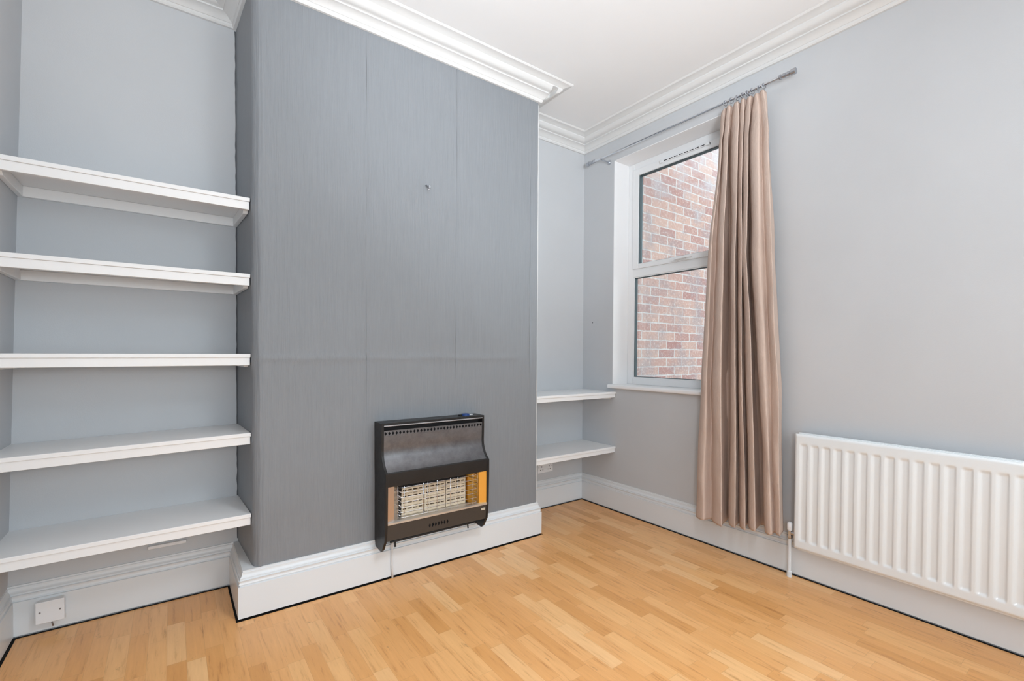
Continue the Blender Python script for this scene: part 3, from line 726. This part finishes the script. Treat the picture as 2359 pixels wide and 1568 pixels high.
# top: header (pleats gathered) – five pinch pleats
hdr = [1.497, 1.468, 1.466, 1.436, 1.430, 1.388, 1.386, 1.358, 1.352, 1.320, 1.312, 1.284, 1.276, 1.250, 1.247]
hdr = widen(widen(hdr, 10, .002), 4, .002)
HX = lambda L: widen(widen(L, 10, 0), 4, 0)
lv = [(2.568, hdr, HX([2.580, 2.555, 2.585, 2.553, 2.59, 2.553, 2.588, 2.555, 2.588, 2.553, 2.59, 2.553, 2.575, 2.555, 2.585])),
      (2.475, [h * .55 + b * .45 for h, b in zip(hdr, base)], HX([2.582, 2.556, 2.578, 2.550, 2.590, 2.552, 2.584, 2.556, 2.584, 2.552, 2.592, 2.552, 2.566, 2.552, 2.588]))]
for z, L in LV: lv.append((z, L, FXs if z < 2 else [a * .6 + b * .4 for a, b in zip(FXs, lv[0][2])]))
def lerp_level(z):
    for a, b in zip(lv, lv[1:]):
        if z <= a[0] + 1e-6 and z >= b[0] - 1e-6:
            t_ = (a[0] - z) / (a[0] - b[0]); t_ = t_ * t_ * (3 - 2 * t_) if a[0] > 2 else t_
            return [p + (q - p) * t_ for p, q in zip(a[1], b[1])], [p + (q - p) * t_ for p, q in zip(a[2], b[2])]
    return lv[-1][1], lv[-1][2]
def cat(p0, p1, p2, p3, t_): return .5 * (2 * p1 + (p2 - p0) * t_ + (2 * p0 - 5 * p1 + 4 * p2 - p3) * t_ * t_ + (3 * p1 - p0 - 3 * p2 + p3) * t_ ** 3)
NS = 12; NZ = 150; vs = []
hem = lambda s: .168 + .055 * s + .004 * math.sin(s * 23)
cols = (n - 1) * NS + 1
for j in range(NZ + 1):
    tj = j / NZ
    for i in range(cols):
        s = i / (cols - 1); zt = 2.572 - .004 * math.cos(s * 31) - (.022 * max(0, 1 - s * 7)); z = zt + (hem(s) - zt) * tj
        Y, X = lerp_level(max(.2, min(2.568, z)))
        k = min(n - 2, i // NS); tt = (i - k * NS) / NS
        te = tt
        te = tt
        g = lambda A: cat(A[max(0, k - 1)], A[k], A[k + 1], A[min(n - 1, k + 2)], te)
        y_ = g(Y)
        # rounded fold fronts: ease so that ridges are wide and valleys sharp
        if X[k + 1] > X[k]: te = tt ** 1.7
        else: te = 1 - (1 - tt) ** 1.7
        x_ = X[k] + (X[k + 1] - X[k]) * (te * te * (3 - 2 * te) * .6 + te * .4)
        a = min(1, tj * 3)
        p = Vector((s * 9, z * 2.3, 0)); y_ += a * .006 * noise.noise(p) ; x_ += a * .010 * noise.noise(p + Vector((7, 3, 1))) + a * .0035 * noise.noise(Vector((s * 26, z * 8, 2)))
        x_ = min(x_, 2.648 - .024 * max(0, min(1, 3 - abs(z - .915) / .06)) * (1 if y_ > 1.33 else max(0, (y_ - 1.29) / .04)))
        if tj < .045: y_ += .002 * math.sin(i * 1.7)
        vs.append((min(x_, 2.648), y_, z))
fs = [(j * cols + i, j * cols + i + 1, (j + 1) * cols + i + 1, (j + 1) * cols + i) for j in range(NZ) for i in range(cols - 1)]
mb = MB(); mb.add(vs, fs); cur = mb.build('curtain', M_cloth, smooth=True)
sm_ = cur.modifiers.new('soften', 'SMOOTH'); sm_.factor = .5; sm_.iterations = 5
so = cur.modifiers.new('cloth', 'SOLIDIFY'); so.thickness = .0025; so.offset = 0
tag(cur, 'long beige pleated curtain drawn to the right of the window', 'curtain')
